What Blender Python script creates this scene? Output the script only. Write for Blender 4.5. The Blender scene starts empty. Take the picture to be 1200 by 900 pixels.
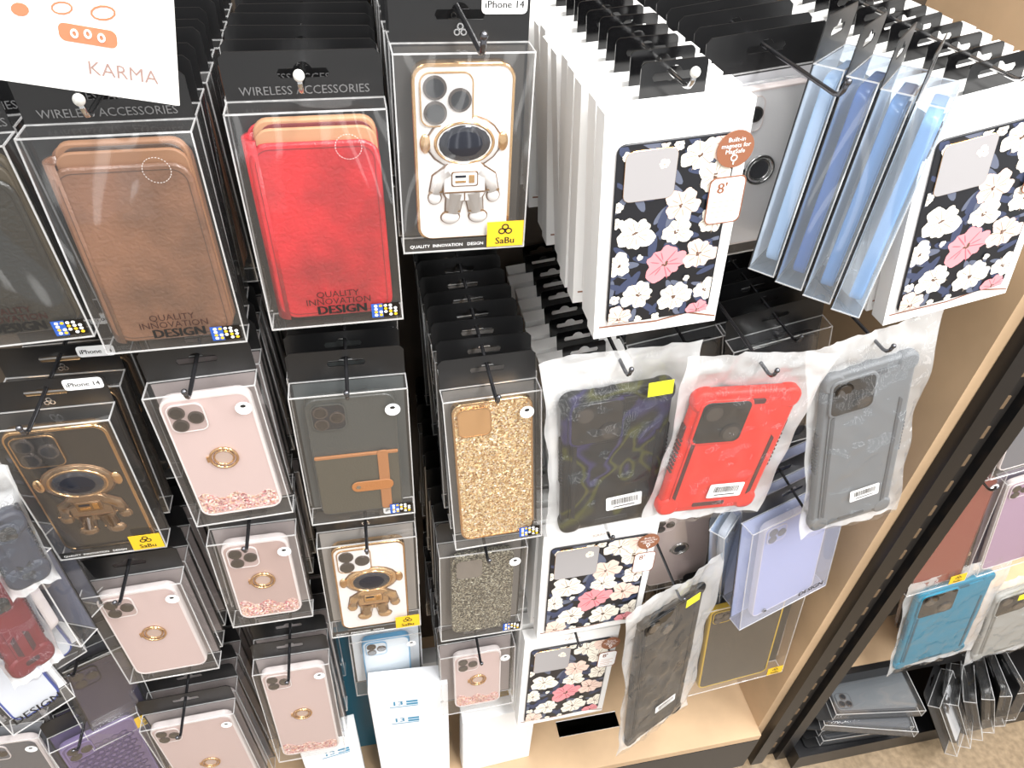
import bpy, math, random
from mathutils import Vector, Matrix, noise
from mathutils.geometry import tessellate_polygon
rnd = random.Random(7)
S = bpy.context.scene
COL = S.collection
S.view_settings.view_transform = 'Standard'
S.view_settings.gamma = 1.06

# ------------------------------------------------------------------ camera
CAMH = 1.55
FPX = 850.0
th, ps, ro = math.radians(41.2), math.radians(13.7), math.radians(3.53)
R0 = Vector((math.cos(ps), -math.sin(ps), 0))
F = Vector((math.sin(ps)*math.cos(th), math.cos(ps)*math.cos(th), -math.sin(th)))
U0 = R0.cross(F)
R = R0*math.cos(ro) + U0*math.sin(ro)
U = U0*math.cos(ro) - R0*math.sin(ro)
cd = bpy.data.cameras.new('camera'); cam = bpy.data.objects.new('camera', cd); COL.objects.link(cam)
cd.sensor_width = 36; cd.lens = FPX/1200*36; cd.clip_start = 0.01
mw = Matrix((R, U, -F)).transposed().to_4x4(); mw.translation = Vector((0, 0, CAMH))
cam.matrix_world = mw
S.camera = cam

def ray(p):
    return R*((p[0]-600)/FPX) + U*((450-p[1])/FPX) + F
def P(p, y):
    r = ray(p); return Vector((0, 0, CAMH)) + r*(y/r.y)
def frame(TL, TR, BR, BL, Y=.48, tilt=0.0):
    YL, YR = Y if isinstance(Y, tuple) else (Y, Y)
    a, b = P(TL, YL), P(TR, YR)
    top = (a+b)/2
    xh = Vector((b.x-a.x, b.y-a.y, 0)).normalized()
    yh = Vector((-xh.y, xh.x, 0))
    t = math.radians(tilt)
    n = -yh*math.cos(t) + Vector((0, 0, 1))*math.sin(t)
    o = Vector((0, 0, CAMH))
    def hit(p):
        r = ray(p); return o + r*((top-o).dot(n)/r.dot(n))
    c, d = hit(BR), hit(BL)
    bot = (c+d)/2
    w = ((b-a).length*.6 + (c-d).length*.4)
    z = (top-bot); h = z.length; z.normalize()
    x = (b-a); x = (x - z*x.dot(z)).normalized()
    y = z.cross(x)
    m = Matrix((x, y, z)).transposed().to_4x4(); m.translation = top
    return m, w, h

# --------------------------------------------------------------- materials
def lin(c):
    return tuple(((v/255)/12.92 if v/255 <= .04045 else ((v/255+.055)/1.055)**2.4) for v in c)+(1,)
MC = {}
def mat(name, col, rough=.5, metal=0, spec=.5, coat=0, bump=0, bscale=300, var=0, vscale=60):
    if name in MC: return MC[name]
    m = bpy.data.materials.new(name); m.use_nodes = True; nt = m.node_tree
    b = nt.nodes['Principled BSDF']
    b.inputs['Base Color'].default_value = lin(col)
    b.inputs['Roughness'].default_value = rough
    b.inputs['Metallic'].default_value = metal
    b.inputs['Specular IOR Level'].default_value = spec
    b.inputs['Coat Weight'].default_value = coat
    if bump or var:
        tc = nt.nodes.new('ShaderNodeTexCoord')
    if bump:
        n = nt.nodes.new('ShaderNodeTexNoise'); n.inputs['Scale'].default_value = bscale; n.inputs['Detail'].default_value = 3
        bp = nt.nodes.new('ShaderNodeBump'); bp.inputs['Strength'].default_value = bump; bp.inputs['Distance'].default_value = .001
        nt.links.new(tc.outputs['Object'], n.inputs['Vector']); nt.links.new(n.outputs['Fac'], bp.inputs['Height'])
        nt.links.new(bp.outputs['Normal'], b.inputs['Normal'])
    if var:
        n = nt.nodes.new('ShaderNodeTexNoise'); n.inputs['Scale'].default_value = vscale; n.inputs['Detail'].default_value = 4
        r = nt.nodes.new('ShaderNodeValToRGB')
        c0 = tuple(max(0, v*(1-var)) for v in col); c1 = tuple(min(255, v*(1+var)) for v in col)
        r.color_ramp.elements[0].position = .35; r.color_ramp.elements[1].position = .65
        r.color_ramp.elements[0].color = lin(c0); r.color_ramp.elements[1].color = lin(c1)
        nt.links.new(tc.outputs['Object'], n.inputs['Vector']); nt.links.new(n.outputs['Fac'], r.inputs['Fac'])
        nt.links.new(r.outputs['Color'], b.inputs['Base Color'])
    MC[name] = m; return m

def clearmat(name, tint=(255, 255, 255), milk=.016, base=.065, edge=.65, rough=.05, bump=1.0, bscale=11, milkcol=(255, 255, 255), stretch=(1, 1, .35)):
    if name in MC: return MC[name]
    m = bpy.data.materials.new(name); m.use_nodes = True; nt = m.node_tree; nt.nodes.clear()
    N = nt.nodes.new; L = nt.links.new
    out = N('ShaderNodeOutputMaterial'); tr = N('ShaderNodeBsdfTransparent'); tr.inputs[0].default_value = lin(tint)
    df = N('ShaderNodeBsdfDiffuse'); df.inputs[0].default_value = lin(milkcol)
    gl = N('ShaderNodeBsdfGlossy'); gl.inputs['Roughness'].default_value = rough
    m1 = N('ShaderNodeMixShader'); m1.inputs[0].default_value = milk
    m2 = N('ShaderNodeMixShader'); lw = N('ShaderNodeLayerWeight'); lw.inputs['Blend'].default_value = .5
    pw = N('ShaderNodeMath'); pw.operation = 'POWER'; pw.inputs[1].default_value = 4
    ad = N('ShaderNodeMath'); ad.operation = 'MULTIPLY_ADD'; ad.inputs[1].default_value = edge; ad.inputs[2].default_value = base; ad.use_clamp = True
    tc = N('ShaderNodeTexCoord'); mp = N('ShaderNodeMapping'); mp.inputs['Scale'].default_value = stretch; mp.inputs['Rotation'].default_value = (0, .5, 0)
    oi = N('ShaderNodeObjectInfo'); av = N('ShaderNodeVectorMath'); av.operation = 'ADD'
    no = N('ShaderNodeTexNoise'); no.inputs['Scale'].default_value = bscale; no.inputs['Detail'].default_value = 1
    bp = N('ShaderNodeBump'); bp.inputs['Strength'].default_value = bump; bp.inputs['Distance'].default_value = .02
    L(tc.outputs['Object'], av.inputs[0]); L(oi.outputs['Random'], av.inputs[1]); L(av.outputs[0], mp.inputs['Vector'])
    L(mp.outputs[0], no.inputs['Vector']); L(no.outputs['Fac'], bp.inputs['Height'])
    L(bp.outputs[0], gl.inputs['Normal'])
    L(tr.outputs[0], m1.inputs[1]); L(df.outputs[0], m1.inputs[2])
    L(lw.outputs['Facing'], pw.inputs[0]); L(pw.outputs[0], ad.inputs[0]); L(ad.outputs[0], m2.inputs[0]); L(m1.outputs[0], m2.inputs[1]); L(gl.outputs[0], m2.inputs[2])
    L(m2.outputs[0], out.inputs[0])
    MC[name] = m; return m

def glittermat(name, cols, scale=700, metal=.8, spark=True):
    if name in MC: return MC[name]
    m = bpy.data.materials.new(name); m.use_nodes = True; nt = m.node_tree
    b = nt.nodes['Principled BSDF']; N = nt.nodes.new; L = nt.links.new
    tc = N('ShaderNodeTexCoord'); v = N('ShaderNodeTexVoronoi'); v.inputs['Scale'].default_value = scale
    r = N('ShaderNodeValToRGB'); sp = N('ShaderNodeSeparateColor')
    el = r.color_ramp.elements
    while len(el) < len(cols): el.new(.5)
    for i, c in enumerate(cols):
        el[i].position = i/(len(cols)-1); el[i].color = lin(c)
    L(tc.outputs['Object'], v.inputs['Vector']); L(v.outputs['Color'], sp.inputs[0]); L(sp.outputs[0], r.inputs[0]); L(r.outputs[0], b.inputs['Base Color'])
    if spark:
        ge = N('ShaderNodeNewGeometry')
        sub = N('ShaderNodeVectorMath'); sub.operation = 'SUBTRACT'; sub.inputs[1].default_value = (.5, .5, .5)
        sc = N('ShaderNodeVectorMath'); sc.operation = 'SCALE'; sc.inputs['Scale'].default_value = .9
        ad = N('ShaderNodeVectorMath'); ad.operation = 'ADD'; nn = N('ShaderNodeVectorMath'); nn.operation = 'NORMALIZE'
        L(v.outputs['Color'], sub.inputs[0]); L(sub.outputs[0], sc.inputs[0]); L(sc.outputs[0], ad.inputs[0]); L(ge.outputs['Normal'], ad.inputs[1])
        L(ad.outputs[0], nn.inputs[0]); L(nn.outputs[0], b.inputs['Normal'])
    b.inputs['Metallic'].default_value = metal; b.inputs['Roughness'].default_value = .35
    MC[name] = m; return m
def camo_sheen_mat():  # camouflage tint: olive and violet reflections put into the black as colour patches
    if 'camo_sheen' in MC: return MC['camo_sheen']
    m = bpy.data.materials.new('camo_sheen'); m.use_nodes = True; nt = m.node_tree; b = nt.nodes['Principled BSDF']
    tc = nt.nodes.new('ShaderNodeTexCoord'); n = nt.nodes.new('ShaderNodeTexNoise'); n.inputs['Scale'].default_value = 14; n.inputs['Detail'].default_value = 1; n.inputs['Distortion'].default_value = 1.0
    r = nt.nodes.new('ShaderNodeValToRGB'); r.color_ramp.interpolation = 'EASE'; el = r.color_ramp.elements
    cs = [(.30, (8, 8, 9)), (.43, (9, 9, 10)), (.475, (56, 56, 8)), (.52, (10, 10, 10)), (.58, (36, 30, 66)), (.64, (8, 8, 9))]
    while len(el) < len(cs): el.new(.5)
    for i, (p, c) in enumerate(cs): el[i].position = p; el[i].color = lin(c)
    nt.links.new(tc.outputs['Object'], n.inputs[0]); nt.links.new(n.outputs[0], r.inputs[0]); nt.links.new(r.outputs[0], b.inputs[0]); b.inputs['Roughness'].default_value = .4
    b.inputs['Specular IOR Level'].default_value = .15
    MC['camo_sheen'] = m; return m

BLACK = mat('black_card', (16, 16, 17), .35)
BLK2 = mat('black_gloss', (9, 9, 10), .15)
GREYTXT = mat('grey_ink', (100, 100, 101), .5)
SILV = mat('silver_foil', (190, 190, 190), .25, 1)
WHITE = mat('white_card', (246, 245, 243), .5)
WPAPER = mat('white_label', (250, 250, 250), .5)
INK = mat('black_ink', (14, 14, 14), .5)
GOLD = mat('rose_gold_metal', (222, 182, 134), .2, 1)
CHROME = mat('chrome', (200, 200, 200), .15, 1)
PEG = mat('dark_wire', (96, 96, 100), .2, .9)
BALL = mat('white_peg_tip', (225, 225, 220), .3)
YEL = mat('yellow_label', (222, 178, 30), .5)
YSTK = mat('yellow_sticker', (226, 222, 40), .5)
BLUE = mat('blue_print', (35, 80, 165), .4)
TEAL = mat('teal_print', (20, 130, 170), .4)
BROWNINK = mat('copper_ink', (138, 86, 60), .45)
CLEAR = clearmat('clear_box_plastic')
EDGE = clearmat('clear_box_edge_highlight', milk=.30, base=.15)  # whitish strips drawn along the box edges as their highlight
BAG = clearmat('poly_bag_film', milk=.03, base=.05, edge=.6, rough=.08, bump=.6, bscale=30, stretch=(1, 1, 1))
BAGB = clearmat('poly_bag_film_milky', milk=.42, base=.06, edge=.6, rough=.12, bump=.6, bscale=30, stretch=(1, 1, 1))
GLASS = mat('lens_glass', (14, 15, 20), .05, 0, .8, 1)
LENSR = mat('lens_ring', (96, 88, 84), .25, .7)

# ------------------------------------------------------------ mesh builder
def rr(w, h, r, cx=0, cz=0, n=5):
    r = max(1e-5, min(r, w/2, h/2)); pts = []
    for (sx, sz, a0) in ((1, -1, -90), (1, 1, 0), (-1, 1, 90), (-1, -1, 180)):
        for i in range(n+1):
            a = math.radians(a0+90*i/n)
            pts.append((cx+sx*(w/2-r)+r*math.cos(a), cz+sz*(h/2-r)+r*math.sin(a)))
    return pts
def ell(cx, cz, a, b, rot=0, n=12):
    c, s = math.cos(rot), math.sin(rot); o = []
    for i in range(n):
        t = 2*math.pi*i/n; x, z = a*math.cos(t), b*math.sin(t)
        o.append((cx+x*c-z*s, cz+x*s+z*c))
    return o
TX = {}
def text2d(s):
    if s in TX: return TX[s]
    cu = bpy.data.curves.new('t', 'FONT'); cu.body = s; cu.size = 1; cu.resolution_u = 2; cu.align_x = 'CENTER'; cu.align_y = 'CENTER'
    ob = bpy.data.objects.new('t', cu); COL.objects.link(ob)
    me = bpy.data.meshes.new_from_object(ob)
    v = [(p.co.x, p.co.y) for p in me.vertices]; f = [tuple(p.vertices) for p in me.polygons]
    bpy.data.objects.remove(ob); bpy.data.meshes.remove(me); bpy.data.curves.remove(cu)
    TX[s] = (v, f); return TX[s]
def clip(poly, x0, x1, z0, z1):
    def cl(p, ins, inter):
        o = []
        for i in range(len(p)):
            a, b = p[i-1], p[i]
            if ins(b):
                if not ins(a): o.append(inter(a, b))
                o.append(b)
            elif ins(a): o.append(inter(a, b))
        return o
    def ix(x): return lambda a, b: (x, a[1]+(b[1]-a[1])*(x-a[0])/(b[0]-a[0]))
    def iz(z): return lambda a, b: (a[0]+(b[0]-a[0])*(z-a[1])/(b[1]-a[1]), z)
    for ins, it in ((lambda p: p[0] >= x0, ix(x0)), (lambda p: p[0] <= x1, ix(x1)), (lambda p: p[1] >= z0, iz(z0)), (lambda p: p[1] <= z1, iz(z1))):
        if not poly: return poly
        poly = cl(poly, ins, it)
    return poly

class MB:
    def __init__(s): s.v = []; s.f = []; s.m = []; s.ms = []; s.sm = []
    def mi(s, m):
        if m not in s.ms: s.ms.append(m)
        return s.ms.index(m)
    def add(s, v, f, m, smooth=False):
        o = len(s.v); s.v += [tuple(p) for p in v]; k = s.mi(m)
        for q in f: s.f.append(tuple(i+o for i in q)); s.m.append(k); s.sm.append(smooth)
    def box(s, x0, x1, y0, y1, z0, z1, m):
        v = [(x, y, z) for x in (x0, x1) for y in (y0, y1) for z in (z0, z1)]
        s.add(v, [(0, 1, 3, 2), (4, 6, 7, 5), (0, 4, 5, 1), (2, 3, 7, 6), (0, 2, 6, 4), (1, 5, 7, 3)], m)
    def flat(s, poly, y, m):
        s.add([(p[0], y, p[1]) for p in poly], [tuple(range(len(poly)))], m)
    def prism(s, poly, y0, y1, m, holes=(), ms=None):
        loops = [list(poly)]+[list(h) for h in holes]
        tr = tessellate_polygon([[Vector((p[0], p[1], 0)) for p in l] for l in loops])
        fl = [p for l in loops for p in l]; n = len(fl)
        s.add([(p[0], y0, p[1]) for p in fl]+[(p[0], y1, p[1]) for p in fl],
              [tuple(t) for t in tr]+[tuple(i+n for i in t) for t in tr], m)
        for l in loops:
            k = len(l)
            s.add([(p[0], y0, p[1]) for p in l]+[(p[0], y1, p[1]) for p in l],
                  [(i, (i+1) % k, (i+1) % k+k, i+k) for i in range(k)], ms or m)
    def slab(s, cx, cz, w, h, r, y0, y1, bev, m, ms=None, n=5):
        prof = [(bev, y0), (bev*.3, y0+bev*.3), (0, y0+bev), (0, y1-bev), (bev*.3, y1-bev*.3), (bev, y1)]
        L = [rr(w-2*i, h-2*i, r-i, cx, cz, n) for i, _ in prof]; k = len(L[0])
        v = [(p[0], prof[j][1], p[1]) for j, l in enumerate(L) for p in l]
        f = [(j*k+i, j*k+(i+1) % k, (j+1)*k+(i+1) % k, (j+1)*k+i) for j in range(5) for i in range(k)]
        s.add(v, f, ms or m, True)
        s.add([v[i] for i in range(k)], [tuple(range(k))], m); s.add([v[5*k+i] for i in range(k)], [tuple(range(k))], m)
    def cyl(s, cx, cz, r, y0, y1, m, n=20):
        s.prism(ell(cx, cz, r, r, 0, n), y0, y1, m)
    def torus(s, c, R1, r, m, axis='y', n=28, k=8, sx=1, sz=1):
        v = []; f = []
        for i in range(n):
            a = 2*math.pi*i/n
            for j in range(k):
                b = 2*math.pi*j/k; q = R1+r*math.cos(b)
                if axis == 'y': v.append((c[0]+q*math.cos(a)*sx, c[1]+r*math.sin(b), c[2]+q*math.sin(a)*sz))
                elif axis == 'z': v.append((c[0]+q*math.cos(a), c[1]+q*math.sin(a), c[2]+r*math.sin(b)))
                else: v.append((c[0]+r*math.sin(b), c[1]+q*math.cos(a), c[2]+q*math.sin(a)))
                f.append((i*k+j, i*k+(j+1) % k, ((i+1) % n)*k+(j+1) % k, ((i+1) % n)*k+j))
        s.add(v, f, m, True)
    def ball(s, c, rx, ry, rz, m, n=18, k=10):
        v = [(c[0], c[1], c[2]+rz)]; f = []
        for j in range(1, k):
            a = math.pi*j/k
            for i in range(n):
                b = 2*math.pi*i/n
                v.append((c[0]+rx*math.sin(a)*math.cos(b), c[1]+ry*math.sin(a)*math.sin(b), c[2]+rz*math.cos(a)))
        v.append((c[0], c[1], c[2]-rz))
        for i in range(n): f.append((0, 1+i, 1+(i+1) % n)); f.append((len(v)-1, 1+(k-2)*n+(i+1) % n, 1+(k-2)*n+i))
        for j in range(k-2):
            for i in range(n): f.append((1+j*n+i, 1+(j+1)*n+i, 1+(j+1)*n+(i+1) % n, 1+j*n+(i+1) % n))
        s.add(v, f, m, True)
    def tube(s, pts, rs, m, k=8, flat=1.0):
        if not isinstance(rs, (list, tuple)): rs = [rs]*len(pts)
        pts = [Vector(p) for p in pts]; v = []; f = []
        for i, p in enumerate(pts):
            d = (pts[min(i+1, len(pts)-1)]-pts[max(i-1, 0)]).normalized()
            a = d.cross(Vector((1, 0, 0)));
            if a.length < .1: a = d.cross(Vector((0, 0, 1)))
            a.normalize(); b = d.cross(a)
            for j in range(k):
                t = 2*math.pi*j/k; q = (a*math.cos(t)+b*math.sin(t))*rs[i]; v.append(p+Vector((q.x, q.y*flat, q.z)))
        for i in range(len(pts)-1):
            for j in range(k): f.append((i*k+j, i*k+(j+1) % k, (i+1)*k+(j+1) % k, (i+1)*k+j))
        f.append(tuple(range(k))); f.append(tuple((len(pts)-1)*k+j for j in range(k)))
        s.add(v, f, m, True)
    def text(s, t, size, cx, cz, y, m, rot=0, bold=0):
        v, f = text2d(t); c, sn = math.cos(rot), math.sin(rot)
        for dx in ((-bold, bold) if bold else (0,)):
            s.add([(cx+dx+(a*c-b*sn)*size, y+dx*.05, cz+(a*sn+b*c)*size) for a, b in v], f, m)
    def mesh(s, name):
        me = bpy.data.meshes.new(name); me.from_pydata(s.v, [], s.f)
        for m in s.ms: me.materials.append(m)
        me.polygons.foreach_set('material_index', s.m); me.polygons.foreach_set('use_smooth', s.sm)
        me.update(); return me

def thing(name, M4, label, cat, group=None):
    e = bpy.data.objects.new(name, None); e.empty_display_size = .02; COL.objects.link(e)
    e.matrix_world = M4; e['label'] = label; e['category'] = cat
    if group: e['group'] = group
    return e
def part(name, mb, parent, label=None):
    o = bpy.data.objects.new(name, mb.mesh(name)); COL.objects.link(o); o.parent = parent
    if label: o['label'] = label
    return o
def single(name, mb, M4, label, cat, group=None):
    o = bpy.data.objects.new(name, mb.mesh(name)); COL.objects.link(o)
    if M4 is not None: o.matrix_world = M4
    o['label'] = label; o['category'] = cat
    if group: o['group'] = group
    return o
def kids(o):
    return [c for c in bpy.data.objects if c.parent == o]
def stack(root, n, dy, group, skip=(), dz=0.0, label=None):
    root['group'] = group
    tree = [(c, kids(c)) for c in kids(root) if c.name.split('.')[0] not in skip]
    for i in range(1, n+1):
        r = root.copy(); COL.objects.link(r)
        T = Matrix.Translation((rnd.uniform(-.0022, .0022), dy*i+rnd.uniform(-.002, .002), dz*i+rnd.uniform(-.001, .001)))
        r.matrix_world = T @ root.matrix_world @ Matrix.Rotation(rnd.uniform(-.024, .024), 4, 'Y')
        if label: r['label'] = label
        for c, sub in tree:
            k = c.copy(); COL.objects.link(k); k.parent = r
            for q in sub:
                if q.name.split('.')[0] in skip: continue
                g = q.copy(); COL.objects.link(g); g.parent = k

# ---------------------------------------------------------- package pieces
D = .022
def hole(cz, s=1.0):
    o = [(-.015*s, cz-.003), (.015*s, cz-.003), (.0165*s, cz), (.015*s, cz+.003), (.006, cz+.003)]
    for i in range(1, 6):
        a = math.pi*i/6; o.append((.0052*math.cos(a), cz+.003+.0042*math.sin(a)))
    o += [(-.006, cz+.003), (-.015*s, cz+.003), (-.0165*s, cz)]
    return o
HH = .031
def back_card(w, h, back=None, hdr='', lab14=False, foot=False, logo=False, hh=HH):
    mb = MB()
    c = .004
    outer = [(-w/2, -h), (w/2, -h), (w/2, hh-c), (w/2-c, hh), (-w/2+c, hh), (-w/2, hh-c)]
    mb.prism(outer, D+.0002, D+.001, BLACK, [hole(.017)])
    if back: mb.flat([(-w/2+.002, -h+.002), (w/2-.002, -h+.002), (w/2-.002, -.002), (-w/2+.002, -.002)], D, back)
    y = D-.0002
    if hdr: mb.text(hdr, .0078 if len(hdr) > 14 else .009, 0, .0062, y, GREYTXT)
    if lab14:
        mb.prism(rr(.030, .0115, .003, w/2-.017, hh-.0080), y-.0002, y, WPAPER)
        mb.text('iPhone 14', .0064, w/2-.017, hh-.0082, y-.0005, INK, bold=.00012)
    if logo:
        for dx, dz in ((-.0022, .0), (.0022, 0), (0, .0035)):
            mb.prism(ell(dx, .0065+dz, .0022, .0022, 0, 12), y-.0002, y, SILV, [ell(dx, .0065+dz, .0013, .0013, 0, 10)])
    if foot:
        mb.box(-w/2+.001, w/2-.001, .0004, .0007, -h+.001, -h+.009, BLACK)
    return mb
def clear_box(w, h, m=None):
    m = m or CLEAR
    mb = MB(); x = w/2
    v = [(-x, 0, -h), (x, 0, -h), (x, 0, 0), (-x, 0, 0), (-x, D, -h), (x, D, -h), (x, D, 0), (-x, D, 0)]
    mb.add(v, [(0, 1, 2, 3), (3, 2, 6, 7), (0, 3, 7, 4), (1, 5, 6, 2), (0, 4, 5, 1)], m)
    e = .0005
    def bar(a, b):
        mb.box(min(a[0], b[0])-e, max(a[0], b[0])+e, min(a[1], b[1])-e, max(a[1], b[1])+e, min(a[2], b[2])-e, max(a[2], b[2])+e, EDGE)
    for a, b in ((0, 1), (1, 2), (2, 3), (3, 0), (0, 4), (1, 5), (2, 6), (3, 7), (7, 6), (4, 5)): bar(v[a], v[b])
    return mb
def lenses(mb, cx, cz, s, y, n=2, m=LENSR):
    pos = [(-.25, .25), (.25, -.25)] if n == 2 else [(-.22, .23), (-.22, -.23), (.24, .0)]
    if n == 4: pos = [(-.24, .24), (-.24, -.24), (.24, .24), (.24, -.24)]
    for a, b in pos:
        mb.cyl(cx+a*s, cz+b*s, s*.22, y-.0012, y, m); mb.cyl(cx+a*s, cz+b*s, s*.17, y-.0015, y, GLASS)
def logo_block(root, w, h, y=-.0006):
    mb = MB()
    a, b = w/2-.024, -h+.004
    mb.box(a, a+.022, y-.0002, y, b, b+.013, BLK2)
    mb.box(a, a+.009, y-.0003, y-.0002, b, b+.013, BLUE)
    for i in range(5):
        for j in range(4):
            if (i*3+j*5) % 7 == 6: continue
            mb.prism(ell(a+.0035+i*.0038, b+.0022+j*.0029, .0014, .0012, 0, 8), y-.0005, y-.0003, YEL if (i+j) % 3 == 1 else WPAPER)
    part('logo_print', mb, root, 'black and blue logo with rows of dots')
def sabu(root, w, h, y=-.0006, s=1.0):
    mb = MB()
    x1 = w/2-.001; x0 = x1-.028*s; z0 = -h+.0015; z1 = z0+.021*s
    mb.box(x0, x1, y-.0003, y, z0, z1, YEL)
    cx = (x0+x1)/2; cz = z0+.013*s
    for dx, dz in ((-.0026, 0), (.0026, 0), (0, .0035)):
        mb.prism(ell(cx+dx*s, cz+dz*s, .0028*s, .0026*s), y-.0005, y-.0003, INK, [ell(cx+dx*s, cz+dz*s, .0018*s, .0016*s)])
    mb.text('SaBu', .0078*s, cx, z0+.0048*s, y-.0005, INK, bold=.00015)
    part('brand_label', mb, root, 'yellow square label with black lettering')
def round_sticker(root, w, h, y=-.0006):
    mb = MB()
    mb.prism(ell(w/2-.014, -.022, .0068, .0068, 0, 20), y-.0002, y, WPAPER)
    mb.prism(ell(w/2-.014, -.0195, .0024, .0016), y-.0004, y-.0002, INK)
    mb.text('iPhone 14/13', .0020, w/2-.014, -.0235, y-.0004, INK); mb.text('(6.1")', .0020, w/2-.014, -.0256, y-.0004, INK)
    part('size_sticker', mb, root, 'small round white size sticker')
def dash_circle(mb, cx, cz, r, y):
    for i in range(28):
        a0, a1 = 2*math.pi*i/28, 2*math.pi*(i+.45)/28
        mb.add([(cx+q*math.cos(a), y, cz+q*math.sin(a)) for a in (a0, a1) for q in (r, r+.0003)], [(0, 1, 3, 2)], WPAPER)
SKIP = ('printed_graphics', 'logo_print', 'brand_label', 'size_sticker')

def c_wallet(root, w, h, col, inner):
    cw, ch = w-.015, h-.014; cz = -h/2-.001
    k = '%d_%d_%d' % col
    L = mat('leather_'+k, col, .30, 0, .5, .2, .7, 330, .18, 20); Ld = mat('leather_stitch_'+k, tuple(v*.65 for v in col), .5)
    I = mat('tan_lining_%d_%d_%d' % inner, inner, .6)
    body = MB()
    body.slab(.001, cz-.002, cw, ch-.006, .010, .0178, .0208, .0012, L)   # back cover
    body.slab(.001, cz-.006, cw, ch-.014, .013, .0024, .0062, .0018, L)   # front cover
    n = 14
    zz0, zz1 = cz-ch/2+.001, cz+ch/2-.011
    v = []
    for i in range(n+1):
        a = math.pi/2+math.pi*i/n
        for q in (.0098, .0066):
            for z in (zz0, zz1): v.append((-cw/2+.0078+q*math.cos(a), .0116+q*math.sin(a), z))
    f = []
    for i in range(n):
        o = i*4; f += [(o, o+1, o+5, o+4), (o+2, o+6, o+7, o+3), (o+1, o+3, o+7, o+5), (o, o+4, o+6, o+2)]
    body.add(v, f, L, True)
    i = .0038; zc = cz-.006; hh = ch-.014
    body.prism(rr(cw-2*i, hh-2*i, .010, .001, zc), .0021, .0025, Ld, [rr(cw-2*i-.0009, hh-2*i-.0009, .0096, .001, zc)])
    wc = part('wallet_case', body, root)
    pg = MB()
    pg.slab(.003, cz-.002, cw-.006, ch-.006, .011, .0066, .0100, .0010, I); pg.slab(.004, cz-.001, cw-.012, ch-.004, .010, .0102, .0112, .0004, Ld)
    pg.slab(.003, cz, cw-.006, ch-.001, .010, .0114, .0176, .0014, I)
    part('card_lining', pg, wc, 'tan inner lining of the wallet case')
def print_wallet(root, w, h):
    mb = MB(); y = -.0006
    logo_block(root, w, h, y)
    g = mat('dark_print', (48, 24, 20), .5)
    for i, t in enumerate(('QUALITY', 'INNOVATION')): mb.text(t, .0078, w/2-.048, -h+.0290-i*.0066, y, g)
    mb.text('DESIGN', .0110, w/2-.046, -h+.0145, y, INK, bold=.0005)
    dash_circle(mb, w/2-.027, -.024, .0085, y)
    part('printed_graphics', mb, root)
def c_phone(root, w, h, facem, edgem, cam_m, nl=3, extra=None, yf=.004, cs=.030, ew=.0015):
    cw, ch = w-.014, h-.014; cz = -h/2
    cw = min(cw, ch*.54); mb = MB()
    mb.slab(0, cz, cw, ch, .011, yf, yf+.010, .0014, facem, edgem)
    mb.prism(rr(cw-.0015, ch-.0015, .0104, 0, cz), yf-.0004, yf+.0002, edgem, [rr(cw-.0015-2*ew, ch-.0015-2*ew, .009, 0, cz)])
    if extra: extra(mb, cw, ch, cz, yf)
    pc = part('phone_case', mb, root)
    c = MB(); cx, cc = -cw/2+.006+cs/2-.001, cz+ch/2-.006-cs/2+.001
    if nl:
        c.slab(cx, cc, cs, cs, .007, yf-.0016, yf, .0006, cam_m, edgem)
        c.prism(rr(cs, cs, .007, cx, cc), yf-.0019, yf-.0014, edgem, [rr(cs-.002, cs-.002, .006, cx, cc)])
        lenses(c, cx, cc, cs, yf-.0016, nl); part('camera_window', c, pc)
    return pc, cw, ch, cz
def ring_stand(pc, cz, yf, r=.0115, m=GOLD, disc=None):
    mb = MB(); mb.torus((0, yf-.0013, cz), r, .0013, m); mb.torus((0, yf-.0008, cz), r-.0032, .0009, m)
    mb.cyl(0, cz, r-.004, yf-.0005, yf, disc or mat('ring_disc', (198, 176, 166), .25, .4)); mb.box(-r-.003, -r+.001, yf-.0016, yf, cz-.003, cz+.003, m)
    part('ring_stand', mb, pc, 'gold-coloured metal finger ring')
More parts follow.
